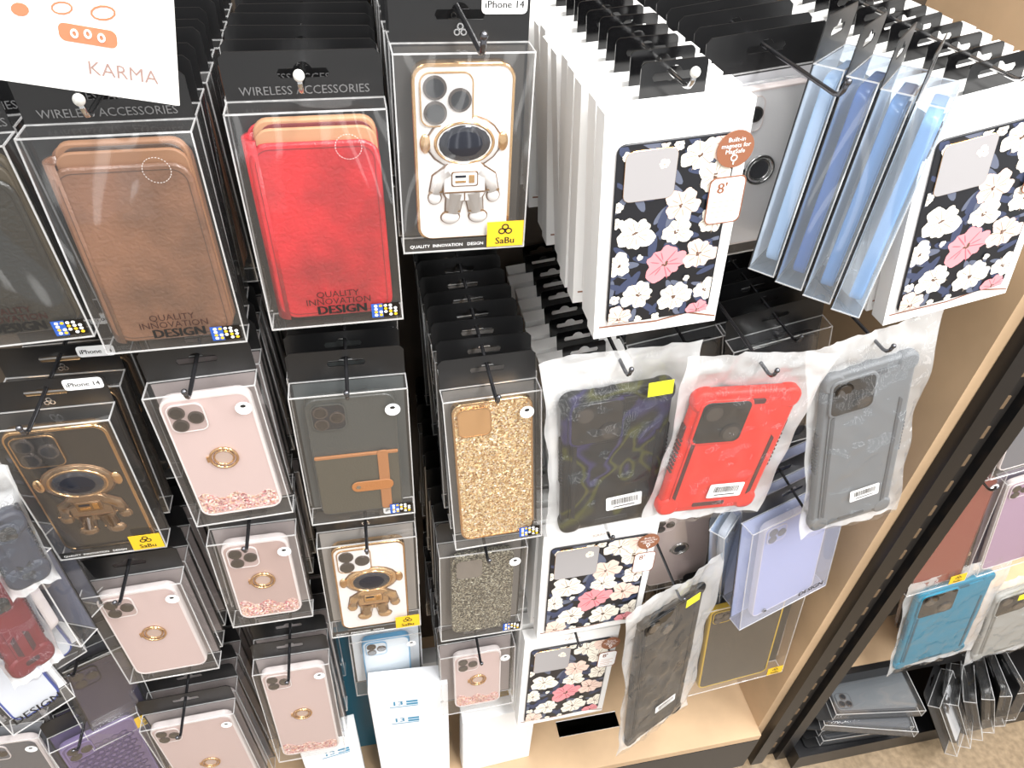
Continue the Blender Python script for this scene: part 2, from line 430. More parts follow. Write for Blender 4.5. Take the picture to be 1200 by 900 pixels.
def astronaut(pc, cz, yf, body, trim, s=1.0, vis=None):
    mb = MB(); z = cz+.006; y = yf-.0010
    vis = vis or mat('visor', (44, 46, 54), .08, .4)
    out = mat('bronze_outline', (128, 98, 72), .3, .7)
    q = s; b = s*1.18; F_ = .55
    mb.ball((0, y+.0006, z+.014*q), .0236*q, .0022, .0174*q, out)
    mb.ball((0, y, z+.014*q), .0226*q, .0026, .0164*q, body)
    mb.torus((0, y-.0012, z+.014*q), .0180*q, .0013, trim, sz=.72, n=36)
    mb.ball((0, y-.0011, z+.014*q), .0169*q, .0026, .0120*q, vis)
    for sg in (-1, 1):
        mb.ball((sg*.0242*q, y, z+.014*q), .0034*q, .0022, .0062*q, trim)
        for rad, m, dy in ((.0009, out, .0012), (0, body, 0)):
            mb.tube([(sg*.008*b, y+dy, z-.004*b), (sg*.0140*b, y+dy, z-.008*b), (sg*.0160*b, y+dy, z-.016*b)], [.0038*b+rad, .0038*b+rad, .0031*b+rad], m, 10, F_)
            mb.tube([(sg*.005*b, y+dy, z-.016*b), (sg*.0066*b, y+dy, z-.028*b)], [.0050*b+rad, .0040*b+rad], m, 10, F_)
            mb.ball((sg*.0162*b, y+dy, z-.019*b), .0034*b+rad, .0020, .0036*b+rad, m)
            mb.ball((sg*.0078*b, y-.0004+dy, z-.031*b), .0050*b+rad, .0024, .0036*b+rad, m)
        mb.tube([(sg*.0158*b-.0036*b, y-.0012, z-.0150*b), (sg*.0158*b+.0036*b, y-.0012, z-.0150*b)], .0008, trim, 6)
        mb.tube([(sg*.0066*b-.0042*b, y-.0016, z-.0270*b), (sg*.0066*b+.0042*b, y-.0016, z-.0270*b)], .0008, trim, 6)
    mb.slab(0, z-.0095*b, .0242*b, .0240*b, .0065*b, y-.0010, y+.001, .0008, out)
    mb.slab(0, z-.0095*b, .0226*b, .0224*b, .006*b, y-.0024, y+.001, .0008, body)
    mb.slab(0, z-.0075*b, .0145*b, .0085*b, .0012*b, y-.0029, y-.0024, .0002, out)
    mb.slab(0, z-.0075*b, .0133*b, .0073*b, .0012*b, y-.0032, y-.0026, .0002, body)
    mb.box(-.0052*b, .0006*b, y-.0036, y-.0031, z-.0064*b, z-.0052*b, vis); mb.box(.0022*b, .0052*b, y-.0036, y-.0031, z-.0097*b, z-.0052*b, trim); mb.box(-.0052*b, .0006*b, y-.0036, y-.0031, z-.0094*b, z-.0082*b, trim)
    mb.box(-.0110*b, .0110*b, y-.0028, y-.0024, z-.0156*b, z-.0148*b, out); mb.box(-.0004, .0004, y-.0028, y-.0024, z-.0200*b, z-.0156*b, out)
    part('astronaut_stand', mb, pc, 'raised spaceman-shaped kickstand with metallic trim')
def sparkle_base(mb, cw, ch, cz, yf):
    g = glittermat('pink_glitter', [(215, 165, 172), (240, 210, 200), (180, 96, 108), (225, 180, 150), (245, 228, 222)], 560, .3)
    pts = [(-cw/2+.003, cz-ch/2+.004), (cw/2-.003, cz-ch/2+.004)]
    for i in range(13): pts.append((cw/2-.003-(cw-.006)*i/12, cz-ch/2+.020+.004*math.sin(i*1.3)+.008*i/12))
    mb.prism(pts, yf-.0003, yf+.0002, g)

# one printed artwork, normalised to case width 1
def floral_art(asp):
    rd = random.Random(11); items = []
    pts = [(.0, -asp*.16, 'pk', .185), (.33, -asp*.13, 'ltp', .16), (.36, asp*.30, 'cre', .15), (-.30, asp*.04, 'cre', .16), (.10, asp*.17, 'ltp', .15), (-.22, -asp*.33, 'cre', .155), (.14, -asp*.38, 'cre', .17), (.44, -asp*.36, 'cre', .12), (.42, asp*.07, 'cre', .15), (.20, asp*.42, 'cre', .15), (-.44, -asp*.13, 'cre', .12), (-.40, -asp*.47, 'ltp', .14), (.08, asp*.025, 'cre', .14), (.42, asp*.46, 'ltp', .13), (.40, -asp*.49, 'pk', .12)]
    for i in range(90):
        items.append(('leaf', rd.uniform(-.5, .5), rd.uniform(-asp/2, asp/2), rd.uniform(.06, .14), rd.uniform(0, math.pi), rd.random()))
    for i in range(50):
        c = (rd.uniform(-.5, .5), rd.uniform(-asp/2, asp/2), 'cre', rd.uniform(.03, .055))
        if all((c[0]-p[0])**2+(c[1]-p[1])**2 > (c[3]+p[3]+.01)**2 for p in pts): pts.append(c)
    return items, pts
def floral(mb, w, h, cz, y):
    rd = random.Random(5)
    navy = mat('floral_leaf_navy', (52, 60, 86), .5); grey = mat('floral_leaf_grey', (88, 94, 112), .5)
    C = {'cre': (mat('floral_cream', (234, 228, 214), .5), mat('floral_cream_shade', (176, 158, 142), .5)),
         'pk': (mat('floral_pink', (218, 140, 146), .5), mat('floral_pink_shade', (186, 92, 104), .5)),
         'ltp': (mat('floral_blush', (228, 202, 188), .5), mat('floral_blush_shade', (190, 146, 132), .5))}
    dk = mat('floral_centre', (96, 70, 56), .5)
    items, pts = floral_art(h/w); dep = [y]
    x0, x1, z0, z1 = -w/2, w/2, cz-h/2, cz+h/2
    def sh(p, m):
        q = clip(p, x0, x1, z0, z1)
        if len(q) > 2:
            dep[0] -= .0000015; mb.flat(q, dep[0], m)
    for _, a, b, l, an, t in items:
        sh(ell(a*w, cz+b*w, l*w, l*w*.30, an, 12), navy if t < .65 else grey)
    for a, b, k, r in pts:
        r *= w*1.08; cx, cz2 = a*w, cz+b*w; a0 = rd.uniform(0, 6.3); m, s2 = C[k]; n = 5
        for j in range(n):
            t = a0+j*2*math.pi/n+rd.uniform(-.28, .28); q = rd.uniform(.70, 1.18)
            ca, sa = math.cos(t), math.sin(t)
            sh(ell(cx+.48*r*q*ca, cz2+.48*r*q*sa, r*.50*q, r*rd.uniform(.40, .52), t+rd.uniform(-.3, .3), 14), m)
            sh(ell(cx+.74*r*q*ca-.19*r*sa, cz2+.74*r*q*sa+.19*r*ca, r*.27, r*.21, t, 10), m)
            sh(ell(cx+.74*r*q*ca+.19*r*sa, cz2+.74*r*q*sa-.19*r*ca, r*.22, r*.18, t, 10), m)
        if r > .004:
            for j in range(n*2):
                t = a0+(j+.5)*math.pi/n+rd.uniform(-.2, .2); l = .44 if j % 2 else .26
                sh(ell(cx+.46*r*math.cos(t), cz2+.46*r*math.sin(t), r*l, r*.034, t, 6), s2)
            for j in range(6): sh(ell(cx+rd.uniform(-.13, .13)*r, cz2+rd.uniform(-.13, .13)*r, r*.07, r*.06, 0, 6), dk)

def floral_package(M4, w, h, label):
    root = thing('floral_case_package', M4, label, 'phone case package'); t = .019
    mb = MB()
    mb.prism([(-w/2, -h), (w/2, -h), (w/2, 0), (-w/2, 0)], 0, t, WHITE)
    ww, wh = w-.017, h-.036; wz = -.022-wh/2
    fr = mat('window_recess', (225, 222, 220), .5)
    mb.flat(rr(ww+.002, wh+.002, .003, 0, wz), -.0002, fr)
    mb.text('KARMA', .0070, 0, -.012, -.0003, mat('pale_ink', (205, 185, 176), .5))
    pts = [(-w/2+.004, -h+.011), (0, -h+.009), (w*.25, -h+.013), (w/2-.001, -h+.005)]
    for a, b in zip(pts, pts[1:]): mb.add([(a[0], -.0005, a[1]), (b[0], -.0005, b[1]), (b[0], -.0005, b[1]+.0016), (a[0], -.0005, a[1]+.0016)], [(0, 1, 2, 3)], BROWNINK)
    part('printed_carton', mb, root)
    c = MB(); base = mat('floral_black', (18, 20, 26), .35)
    cw, ch = ww-.002, wh
    c.slab(0, wz, cw, ch, .007, -.0022, -.0004, .0006, base)
    floral(c, cw-.003, ch-.003, wz, -.0023)
    pc = part('floral_phone_case', c, root, 'black phone case printed with cream and pink flowers')
    k = MB(); cs = cw*.44; kx, kz = -cw/2+cs/2+.006, wz+ch/2-cs/2-.005
    k.slab(kx, kz, cs, cs, .006, -.0034, -.0024, .0004, mat('camera_hole_grey', (158, 155, 156), .4), GOLD)
    part('camera_window', k, pc)
    b = MB(); bx, bz = w/2-.0115, -.034
    b.cyl(bx, bz, .0140, -.0045, -.0040, BROWNINK, 28)
    for i, tt in enumerate(('Built-in', 'magnets for', 'MagSafe')): b.text(tt, .0046, bx, bz+.0072-i*.0044, -.0047, WPAPER)
    b.prism(ell(bx, bz-.0064, .0026, .0026), -.0048, -.0045, WPAPER, [ell(bx, bz-.0064, .0018, .0018)]); b.box(bx-.0004, bx+.0004, -.0048, -.0045, bz-.0114, bz-.0090, WPAPER)
    part('magnet_badge', b, root, 'round copper sticker with white lettering')
    b = MB(); bx, bz = w/2-.0125, -.074
    b.prism(rr(.028, .038, .005, bx, bz), -.0044, -.0038, WPAPER); b.prism(rr(.0285, .0385, .005, bx, bz), -.0046, -.0040, BROWNINK, [rr(.0267, .0367, .0045, bx, bz)])
    b.text("8'", .012, bx-.004, bz+.010, -.0046, BROWNINK, bold=.0003)
    for i in range(4): b.box(bx-.010, bx+.009-(i % 2)*.004, -.0046, -.0044, bz-.001-i*.0042, bz-.0002-i*.0042, mat('pale_copper_ink', (205, 165, 145), .5))
    part('drop_badge', b, root, 'white rounded badge with copper outline')
    tb = MB()
    tb.prism(rr(.048, .036, .004, 0, .006), t+.0002, t+.0012, BLK2, [hole(.0135, .95)])
    part('hang_tab', tb, root, 'black plastic hang tab')
    return root

def barcode(mb, cx, cz, w, h, y, rot=0):
    M_ = Matrix.Rotation(-rot, 3, 'Y')
    def q(x0, x1, z0, z1, yy, m):
        v = [M_ @ Vector((x, 0, z)) for x, z in ((x0, z0), (x1, z0), (x1, z1), (x0, z1))]
        mb.add([(cx+p.x, yy, cz+p.z) for p in v], [(0, 1, 2, 3)], m)
    v = [M_ @ Vector((p[0], 0, p[1])) for p in rr(w, h, .002)]
    mb.add([(cx+p.x, y, cz+p.z) for p in v], [tuple(range(len(v)))], WPAPER)
    x = -w*.36; rd = random.Random(3)
    while x < w*.36:
        b = rd.choice((.0004, .0006, .0009)); q(x, x+b, -h*.12, h*.3, y-.0002, INK); x += b+rd.choice((.0004, .0007))
    q(-w*.3, w*.3, -h*.34, -h*.26, y-.0002, INK)

def bag_mesh(w, h, front, back, seed, top=.0, flare=1.12):
    mb = MB(); nx, nz = 32, 50
    def rid(x, z, s): return (1-abs(noise.noise(Vector((x*s, z*s*.8, seed*2.3)))*2))**3
    for side, dep, m in ((-1, front, BAG), (1, back, BAGB)):
        v = []
        for j in range(nz+1):
            t = j/nz; z = top-h*t
            for i in range(nx+1):
                s = i/nx*2-1
                fl = flare-(flare-1)*min(1, t*2.2)
                x = s*w/2*fl*(1+.06*noise.noise(Vector((t*6, 0, seed+s*.3))))
                zz = z+.004*noise.noise(Vector((s*3, t*2, seed)))
                prof = (1-abs(s)**5)*min(1, max(0, (t-.08)*6))*min(1, (1-t)*9)
                nn = rid(x, z, 28)*.0034+rid(x+5, z, 60)*.0018
                y = side*(dep*prof+nn*(1-s**8))+(noise.noise(Vector((x*16, seed, z*16)))*.008*(1-prof))
                v.append((x, y, zz))
        f = [(j*(nx+1)+i, j*(nx+1)+i+1, (j+1)*(nx+1)+i+1, (j+1)*(nx+1)+i) for j in range(nz) for i in range(nx)]
        mb.add(v, f, m, True)
    return mb

def rugged_case(root, cw, ch, cz, col, dark, yc=0, camo_sheen=False):
    T = .013; y0 = yc-T/2
    A = camo_sheen_mat() if camo_sheen else mat('rugged_%d_%d_%d' % col, col, .42, 0, .25)
    B = mat('rugged_dark_%d_%d_%d' % dark, dark, .5, 0, .25)
    mb = MB()
    mb.slab(0, cz, cw, ch, .013, y0+.002, y0+T, .003, A)
    a, b = cw/2-.008, ch/2-.010; c = .010
    mb.prism([(-a+c, cz-b), (a-c, cz-b), (a, cz-b+c), (a, cz+b-c), (a-c, cz+b), (-a+c, cz+b), (-a, cz+b-c), (-a, cz-b+c)], y0+.0004, y0+.003, A)
    for sx in (-1, 1):
        mb.prism([(sx*(a-.006), cz-b+.012), (sx*(a-.002), cz-b+.016), (sx*(a-.002), cz+b-.05), (sx*(a-.006), cz+b-.046)], y0-.0004, y0+.001, B)
        for sz in (-1, 1):
            mb.slab(sx*(cw/2-.010), cz+sz*(ch/2-.011), .0235, .0245, .010, y0+.0002, y0+T+.0008, .003, A)
        for i in range(9):
            mb.slab(sx*(cw/2-.0002), cz-.02+i*.0052, .003, .0032, .0012, y0+.003, y0+T-.001, .0008, B)
        mb.slab(sx*(cw/2), cz+.032, .003, .016, .0012, y0+.004, y0+T-.002, .0008, B)
    for sz in (-1, 1):
        mb.slab(0, cz+sz*(ch/2-.012), cw*.34, .006, .002, y0+.0, y0+.002, .0005, B)
    pc = part('rugged_phone_case', mb, root)
    c2 = MB(); cs = cw*.46; cx = -cw/2+cs/2+.008; cc = cz+ch/2-cs/2-.009
    c2.slab(cx, cc, cs+.005, cs+.005, .008, y0-.0012, y0+.003, .001, A)
    c2.slab(cx, cc, cs, cs, .007, y0-.0017, y0-.0010, .0003, BLK2)
    lenses(c2, cx, cc, cs, y0-.0017, 2, BLK2)
    part('camera_cutout', c2, pc)
    return y0

def bagged(corners, Y, tilt, label, col, dark, camo_sheen=False, seed=1, sticker=None, pad=1.26, label_rot=0.05, hdr=.042, grp='bagged rugged phone cases', bar=True):
    M4, w, h = frame(*corners, Y=Y, tilt=tilt)
    root = thing('bagged_phone_case', M4, label, 'phone case', grp)
    y0 = rugged_case(root, w, h, -h/2, col, dark, .004, camo_sheen)
    if bar:
        mb = MB(); barcode(mb, w*.12, -h*.80, w*.36, .020, y0-.0016, label_rot)
        part('barcode_label', mb, root, 'white barcode sticker')
    mb = bag_mesh(w*pad, h+hdr+.012, .007, .013, seed, top=hdr); part('clear_bag', mb, root, 'crinkled clear plastic bag')
    if sticker:
        mb = MB(); a, b = sticker; mb.box(a-.012, a+.012, -.0145, -.014, b-.008, b+.008, YSTK); part('price_sticker', mb, root, 'yellow price sticker')
    return root, M4, w, h

def peg(x, y0, z, ext_y, name='peg_hook', dark=True):
    mb = MB(); m = PEG if dark else CHROME
    pts = [(0, 0, 0), (0, -.02, 0)]
    L = y0-ext_y
    pts += [(0, -L+.008, .0), (0, -L+.003, .0015), (0, -L, .005), (0, -L-.002, .011)]
    mb.tube(pts, .0018, m, 10)
    if dark: mb.ball((0, -L-.002, .0115), .0024, .0024, .0026, m)
    else: mb.ball((0, -L-.002, .012), .0034, .0034, .0036, BALL)
    mb.box(-.012, .012, -.002, 0, -.010, .018, m)
    o = single(name, mb, Matrix.Translation((x, y0, z)), 'wire peg hook with upturned tip fixed to the back panel', 'hook', 'wire peg hooks')
    return o

WALLY = .80
COUNT = 0
PINK = mat('pink_clear_case', (190, 167, 163), .18, 0, .5, .4)
PINKB = mat('pink_backing', (136, 126, 124), .5)
GREYB = mat('grey_backing', (100, 96, 92), .5)
PEDGE = mat('frosted_case_edge', (212, 202, 200), .15, 0, .5, .5)

def column(kind, corners, Y=.48, tilt=0, n=5, label='', ext=.03, pegdark=True, dy=.028, pegon=True, M=None, grp=None, **o):
    global COUNT; COUNT += 1
    M4, w, h = M if M else frame(*corners, Y=Y, tilt=tilt)
    n = max(0, min(n, int((WALLY-.03-M4.translation.y)/dy)))
    cat = 'phone case package'
    if kind == 'floral':
        root = floral_package(M4, w, h, label)
        hz = .0145
        stack(root, n, dy, 'floral phone case packages', skip=('magnet_badge', 'drop_badge', 'floral_phone_case', 'camera_window'), label='white carton of a boxed phone case on a peg')
    else:
        nm = {'wallet': 'wallet_case_package', 'ring': 'ring_case_package', 'astro': 'spaceman_case_package', 'glitter': 'glitter_case_package', 'strap': 'strap_case_package', 'plain': 'clear_case_package'}[kind]
        root = thing(nm, M4, label, cat)
        hz = .0185
        if kind == 'wallet':
            part('back_card', back_card(w, h, None, 'WIRELESS ACCESSORIES'), root)
            c_wallet(root, w, h, o['col'], o.get('inner', (180, 132, 92))); part('clear_box', clear_box(w, h), root); print_wallet(root, w, h)
        elif kind == 'astro':
            part('back_card', back_card(w, h, mat('astro_backing_%d' % o.get('back', (120, 0, 0))[0], o.get('back', (120, 118, 116)), .4), '', True, True, True), root)
            f = mat('astro_face_%d' % o['col'][0], o['col'], .2, 0, .5, .5)
            pc, cw, ch, cz = c_phone(root, w, h, f, GOLD, f, 3, cs=.036)
            bd = mat('astro_body_%d' % o['body'][0], o['body'], .25, o.get('bmetal', 0), .5, .4)
            astronaut(pc, cz-.010, .004, bd, o.get('trim', GOLD), cw/.062)
            part('clear_box', clear_box(w, h), root)
            sabu(root, w, h)
            g = MB()
            for i, t in enumerate(('QUALITY', 'INNOVATION', 'DESIGN')): g.text(t, .0036, -w/2+.012+i*.021, -h+.0050, -.0006, WPAPER)
            part('printed_graphics', g, root)
        elif kind == 'ring':
            part('back_card', back_card(w, h, PINKB), root)
            pc, cw, ch, cz = c_phone(root, w, h, o.get('face', PINK), PEDGE, mat('ring_cam', (164, 144, 140), .15, 0, .5, .5), 3, sparkle_base if o.get('spark', True) else None)
            ring_stand(pc, cz+.001, .004); part('clear_box', clear_box(w, h), root)
            round_sticker(root, w, h)
        elif kind == 'glitter':
            part('back_card', back_card(w, h, GREYB), root)
            gm = o['gm']; pc, cw, ch, cz = c_phone(root, w, h, gm, o.get('edge', GOLD), gm, 0)
            c = MB(); cs = .032; cx, cc = -cw/2+.005+cs/2, cz+ch/2-.005-cs/2
            c.slab(cx, cc, cs, cs, .007, .0022, .004, .0005, o.get('cam', mat('bronze_hole', (168, 126, 80), .3, .3)), o.get('edge', GOLD)); c.prism(rr(cs, cs, .007, cx, cc), .0018, .0024, o.get('edge', GOLD), [rr(cs-.002, cs-.002, .006, cx, cc)]); part('camera_cutout', c, pc)
            part('clear_box', clear_box(w, h), root)
            round_sticker(root, w, h); logo_block(root, w, h)
        elif kind == 'strap':
            part('back_card', back_card(w, h, mat('dark_backing', (66, 70, 70), .4)), root)
            f = mat('charcoal_leather', (56, 58, 56), .4, 0, .5, .2, .3, 500); pc, cw, ch, cz = c_phone(root, w, h, f, f, mat('cam_blackish', (32, 34, 38), .2), 3)
            t = mat('tan_leather', (150, 98, 58), .5, 0, .4, 0, .3, 500); f2 = mat('olive_leather', (66, 62, 52), .4, 0, .5, .2, .3, 500)
            s = MB(); s.slab(0, cz-.032, cw-.003, .076, .005, .0020, .0042, .0006, f2)
            s.slab(0, cz+.0055, cw-.003, .0032, .001, .0014, .0036, .0004, t)
            part('card_pocket', s, pc)
            s = MB(); s.slab(cw*.30, cz-.030, .010, .078, .003, .0006, .0020, .0004, t); s.slab(cw*.15, cz-.035, .040, .013, .0065, -.0001, .0010, .0004, t); s.cyl(cw*-.02, cz-.035, .0022, -.0005, .0001, SILV)
            part('closing_strap', s, pc, 'tan leather strap with a metal snap')
            part('clear_box', clear_box(w, h), root)
            round_sticker(root, w, h); logo_block(root, w, h)
        elif kind == 'plain':
            fm = mat('plain_face_%d_%d_%d' % o['col'], o['col'], .2, 0, .5, .5)
            part('back_card', back_card(w, h, mat('plain_back_%d_%d_%d' % o['back'], o['back'], .5)), root)
            ex = None
            if o.get('hexes'):
                hm = mat('hex_print', o['hexes'], .3)
                def ex(mb, cw, ch, cz, yf):
                    r = .0055
                    for a in range(-4, 5):
                        for b in range(-9, 10):
                            x = a*r*1.9+(b % 2)*r*.95; z = cz+b*r*1.65
                            if abs(x) < cw/2-.008 and abs(z-cz) < ch/2-.009: mb.prism(ell(x, z, r, r, math.pi/6, 6), yf-.0004, yf+.0001, hm, [ell(x, z, r*.62, r*.62, math.pi/6, 6)])
            pc, cw, ch, cz = c_phone(root, w, h, fm, o.get('edge', PEDGE), fm, 3, ex, ew=o.get('ew', .0015))
            if o.get('ring'): ring_stand(pc, cz+.001, .004, .0125, SILV, mat('dark_disc', (70, 72, 78), .15, .5))
            part('clear_box', clear_box(w, h, o.get('boxm')), root)
            if not o.get('nostick'): round_sticker(root, w, h)
            if o.get('sabu'): sabu(root, w, h)
            if o.get('logo'): logo_block(root, w, h)
            if o.get('word'): g = MB(); g.text(o['word'], .013, w/2-.030, -h+.014, -.0006, INK, bold=.0002); part('printed_graphics', g, root)
        stack(root, n, dy, grp or (nm.replace('_', ' ')+'s on a peg'), skip=SKIP)
    hp = M4 @ Vector((0, D, hz))
    if pegon: peg(hp.x, WALLY, hp.z-.0005, hp.y-D-ext, dark=pegdark)
    return root

# =============================================================== TOP ROW
column('wallet', ((-178, 188), (0, 168), (112, 392), (-40, 412)), label='near-black wallet phone case in a clear hanging box', col=(24, 24, 19), inner=(60, 52, 36), n=10)
column('wallet', ((20, 168), (222, 150), (290, 400), (125, 415)), label='brown leather wallet phone case in a clear hanging box', col=(104, 71, 52), inner=(140, 98, 68), n=13, pegdark=False, ext=.02)
column('wallet', ((264, 142), (452, 121), (472, 371), (320, 389)), label='red leather wallet phone case in a clear hanging box', col=(162, 22, 31), inner=(182, 132, 94), n=13, pegdark=False, ext=.02)
column('astro', ((460, 68), (628, 57), (613, 287), (474, 298)), label='white phone case with spaceman kickstand in a clear box', col=(220, 215, 212), body=(206, 202, 200), back=(60, 58, 56), n=10, ext=.065)
column('floral', ((714, 130), (882, 118), (842, 377), (690, 396)), Y=.46, label='white hanging carton with a black floral phone case', n=14, ext=.01, dy=.026, pegdark=False)
column('plain', ((838, 98), (978, 88), (935, 288), (817, 300)), Y=.535, label='clear phone case with silver ring in a clear box', col=(216, 216, 218), back=(200, 200, 204), ring=True, n=8, ext=.09)
column('floral', ((1100, 118), (1262, 108), (1176, 353), (1035, 372)), Y=.48, label='white hanging carton with a black floral phone case', n=13, ext=.01, dy=.026, pegdark=False)
TB = clearmat('blue_tinted_plastic', tint=(232, 240, 248), milk=.12, base=.06, milkcol=(215, 228, 242))
for i, (cc, bk, ed) in enumerate((((222, 226, 232), (232, 235, 240), (170, 195, 225)), ((80, 116, 168), (110, 145, 192), (60, 100, 165)), ((178, 196, 218), (214, 224, 236), (100, 142, 192)), ((218, 225, 232), (232, 236, 240), (130, 168, 210)))):
    yaw = math.radians(43+i*1.5)
    M4 = Matrix.Translation((.372+i*.0165, .500-i*.017, 1.388-i*.003)) @ Matrix.Rotation(yaw, 4, 'Z') @ Matrix.Rotation(math.radians(2.5), 4, 'Y')
    column('plain', None, M=(M4, .082, .168), label='clear phone case package with blue edges turned sideways', col=cc, back=bk, edge=mat('blue_edge_%d' % i, ed, .2), boxm=TB, nostick=True, n=0, pegon=False, grp='blue-edged packages turned sideways')

# ============================================================ SECOND ROW
column('astro', ((-22, 512), (128, 488), (192, 640), (75, 657)), tilt=0, label='black phone case with gold spaceman kickstand in a box', col=(24, 21, 19), body=(140, 112, 84), bmetal=.8, back=(40, 37, 34), n=9, dy=.044)
column('ring', ((165, 468), (300, 452), (342, 602), (232, 615)), tilt=3, label='pink glitter phone case with gold ring in a clear box', n=10)
column('strap', ((337, 468), (478, 455), (485, 604), (367, 612)), tilt=3, label='charcoal phone case with tan strap pocket in a clear box', n=10)
GG = glittermat('gold_glitter', [(150, 104, 60), (208, 168, 112), (240, 218, 170), (180, 134, 84), (248, 238, 216)], 720, .65)
BG = glittermat('black_glitter', [(52, 50, 44), (118, 112, 98), (190, 185, 165), (80, 76, 70), (104, 100, 90)], 750, .6)
column('glitter', ((516, 470), (637, 460), (631, 630), (538, 642)), tilt=9, label='gold glitter phone case in a clear hanging box', gm=GG, n=12)
column('floral', ((640, 440), (740, 432), (735, 590), (650, 600)), Y=.56, label='white hanging carton with a black floral phone case', n=9, dy=.026, pegon=False)
column('plain', ((862, 402), (972, 394), (950, 520), (855, 530)), Y=.57, label='dark phone case in a black hanging box', col=(34, 34, 38), back=(20, 20, 24), edge=BLK2, n=8, nostick=True, grp='dark packages behind the bagged cases')
column('plain', ((742, 410), (850, 402), (838, 530), (745, 540)), Y=.60, label='dark phone case in a black hanging box', col=(34, 34, 38), back=(20, 20, 24), edge=BLK2, n=6, nostick=True, grp='dark packages behind the bagged cases')

# ============================================================= THIRD ROW
column('ring', ((92, 702), (212, 684), (257, 784), (152, 800)), tilt=4, label='pink phone case with gold ring in a clear box', spark=False, n=9)
column('ring', ((243, 640), (345, 627), (368, 722), (272, 735)), tilt=4, label='dusky pink phone case with ring above dark glitter', face=mat('dusky', (170, 146, 140), .2, 0, .5, .5), n=9)
column('astro', ((372, 641), (487, 631), (494, 735), (388, 745)), tilt=4, label='white phone case with gold spaceman kickstand in a box', col=(220, 215, 210), body=(205, 168, 122), bmetal=.8, back=(140, 135, 130), n=9)
column('glitter', ((513, 652), (620, 643), (608, 740), (520, 749)), tilt=6, label='dark sparkling phone case in a clear hanging box', gm=BG, edge=BG, cam=mat('greyhole', (110, 102, 94), .4), n=9)
column('floral', ((640, 622), (770, 616), (748, 733), (628, 743)), Y=.50, tilt=3, label='white hanging carton with a black floral phone case', n=9, dy=.026)
column('plain', ((757, 604), (850, 594), (832, 682), (750, 690)), Y=.57, label='blush phone case with ring in a clear box', col=(196, 178, 174), back=(180, 170, 166), ring=True, n=5)
LT = clearmat('lilac_tinted_plastic', tint=(236, 238, 248), milk=.22, base=.06, milkcol=(214, 220, 240))
column('plain', ((896, 600), (982, 598), (962, 706), (870, 718)), Y=(.485, .51), tilt=5, label='lilac phone case in a tinted clear package', col=(166, 172, 208), back=(186, 194, 220), boxm=LT, nostick=True, word='DESIGN', n=6, dy=.036, grp='lilac packages')
column('plain', ((858, 606), (884, 590), (868, 700), (848, 712)), Y=(.50, .55), tilt=3, label='pale blue phone case package turned sideways', col=(150, 172, 206), back=(186, 198, 220), boxm=TB, n=0, pegon=False, grp='lilac packages')

# ============================================================ FOURTH ROW
column('ring', ((165, 856), (272, 838), (322, 930), (220, 948)), tilt=4, label='pink phone case with gold ring in a clear box', n=7)
column('ring', ((295, 792), (386, 778), (404, 880), (328, 893)), tilt=4, label='pink phone case with gold ring in a clear box', n=8)
column('ring', ((515, 770), (604, 760), (600, 826), (520, 836)), Y=.50, tilt=6, label='blush phone case with small ring in a clear box', n=7)
column('floral', ((620, 745), (722, 740), (708, 836), (603, 848)), Y=.50, tilt=4, label='white hanging carton with a black floral phone case', n=7, dy=.026)
column('plain', ((822, 702), (936, 708), (904, 804), (810, 800)), Y=.51, tilt=3, label='black phone case with yellow edging in a clear box', col=(20, 20, 18), back=(14, 14, 13), edge=mat('yellow_edge', (190, 154, 34), .3), ew=.0022, sabu=True, nostick=True, n=6, grp='black packages with yellow edging')

# ---------------------------------------------- lower left jumble
column('plain', ((-60, 665), (22, 640), (78, 735), (5, 758)), Y=(.50, .46), tilt=8, label='slate blue phone case in a crinkled clear package', col=(60, 65, 86), back=(76, 80, 98), n=5, nostick=True, grp='mixed packages low on the rack')
column('plain', ((62, 790), (150, 758), (190, 842), (108, 878)), Y=(.50, .53), tilt=6, label='dark purple phone case in a clear box with yellow label', col=(44, 40, 58), back=(30, 29, 40), edge=BLK2, sabu=True, nostick=True, n=5, grp='mixed packages low on the rack')
column('plain', ((58, 872), (160, 846), (212, 940), (118, 968)), Y=(.47, .50), tilt=4, label='purple phone case with honeycomb pattern in a package', col=(92, 78, 114), back=(70, 58, 92), edge=mat('purple_edge', (108, 94, 134), .3), hexes=(54, 42, 78), nostick=True, n=4, grp='mixed packages low on the rack')
column('plain', ((-66, 776), (10, 724), (84, 812), (20, 866)), Y=(.42, .45), tilt=12, label='white packaged phone case with black lettering', col=(190, 194, 202), back=(236, 236, 238), edge=mat('deep_blue_edge', (40, 60, 130), .3), word='DESIGN', nostick=True, n=1, dy=.05, grp='mixed packages low on the rack')
bagged(((-34, 712), (12, 672), (62, 764), (24, 800)), (.415, .44), 8, 'dark red rugged phone case in a clear bag', (92, 16, 24), (48, 16, 22), False, 6, bar=False)
bagged(((-30, 614), (24, 600), (62, 676), (16, 690)), (.425, .44), 6, 'dark slate rugged phone case in a clear bag', (40, 44, 56), (26, 28, 34), False, 12, bar=False)
column('plain', ((-40, 880), (40, 862), (100, 950), (30, 975)), Y=.48, tilt=4, label='grey phone case in a clear package', col=(86, 88, 94), back=(120, 122, 128), n=4, grp='mixed packages low on the rack')

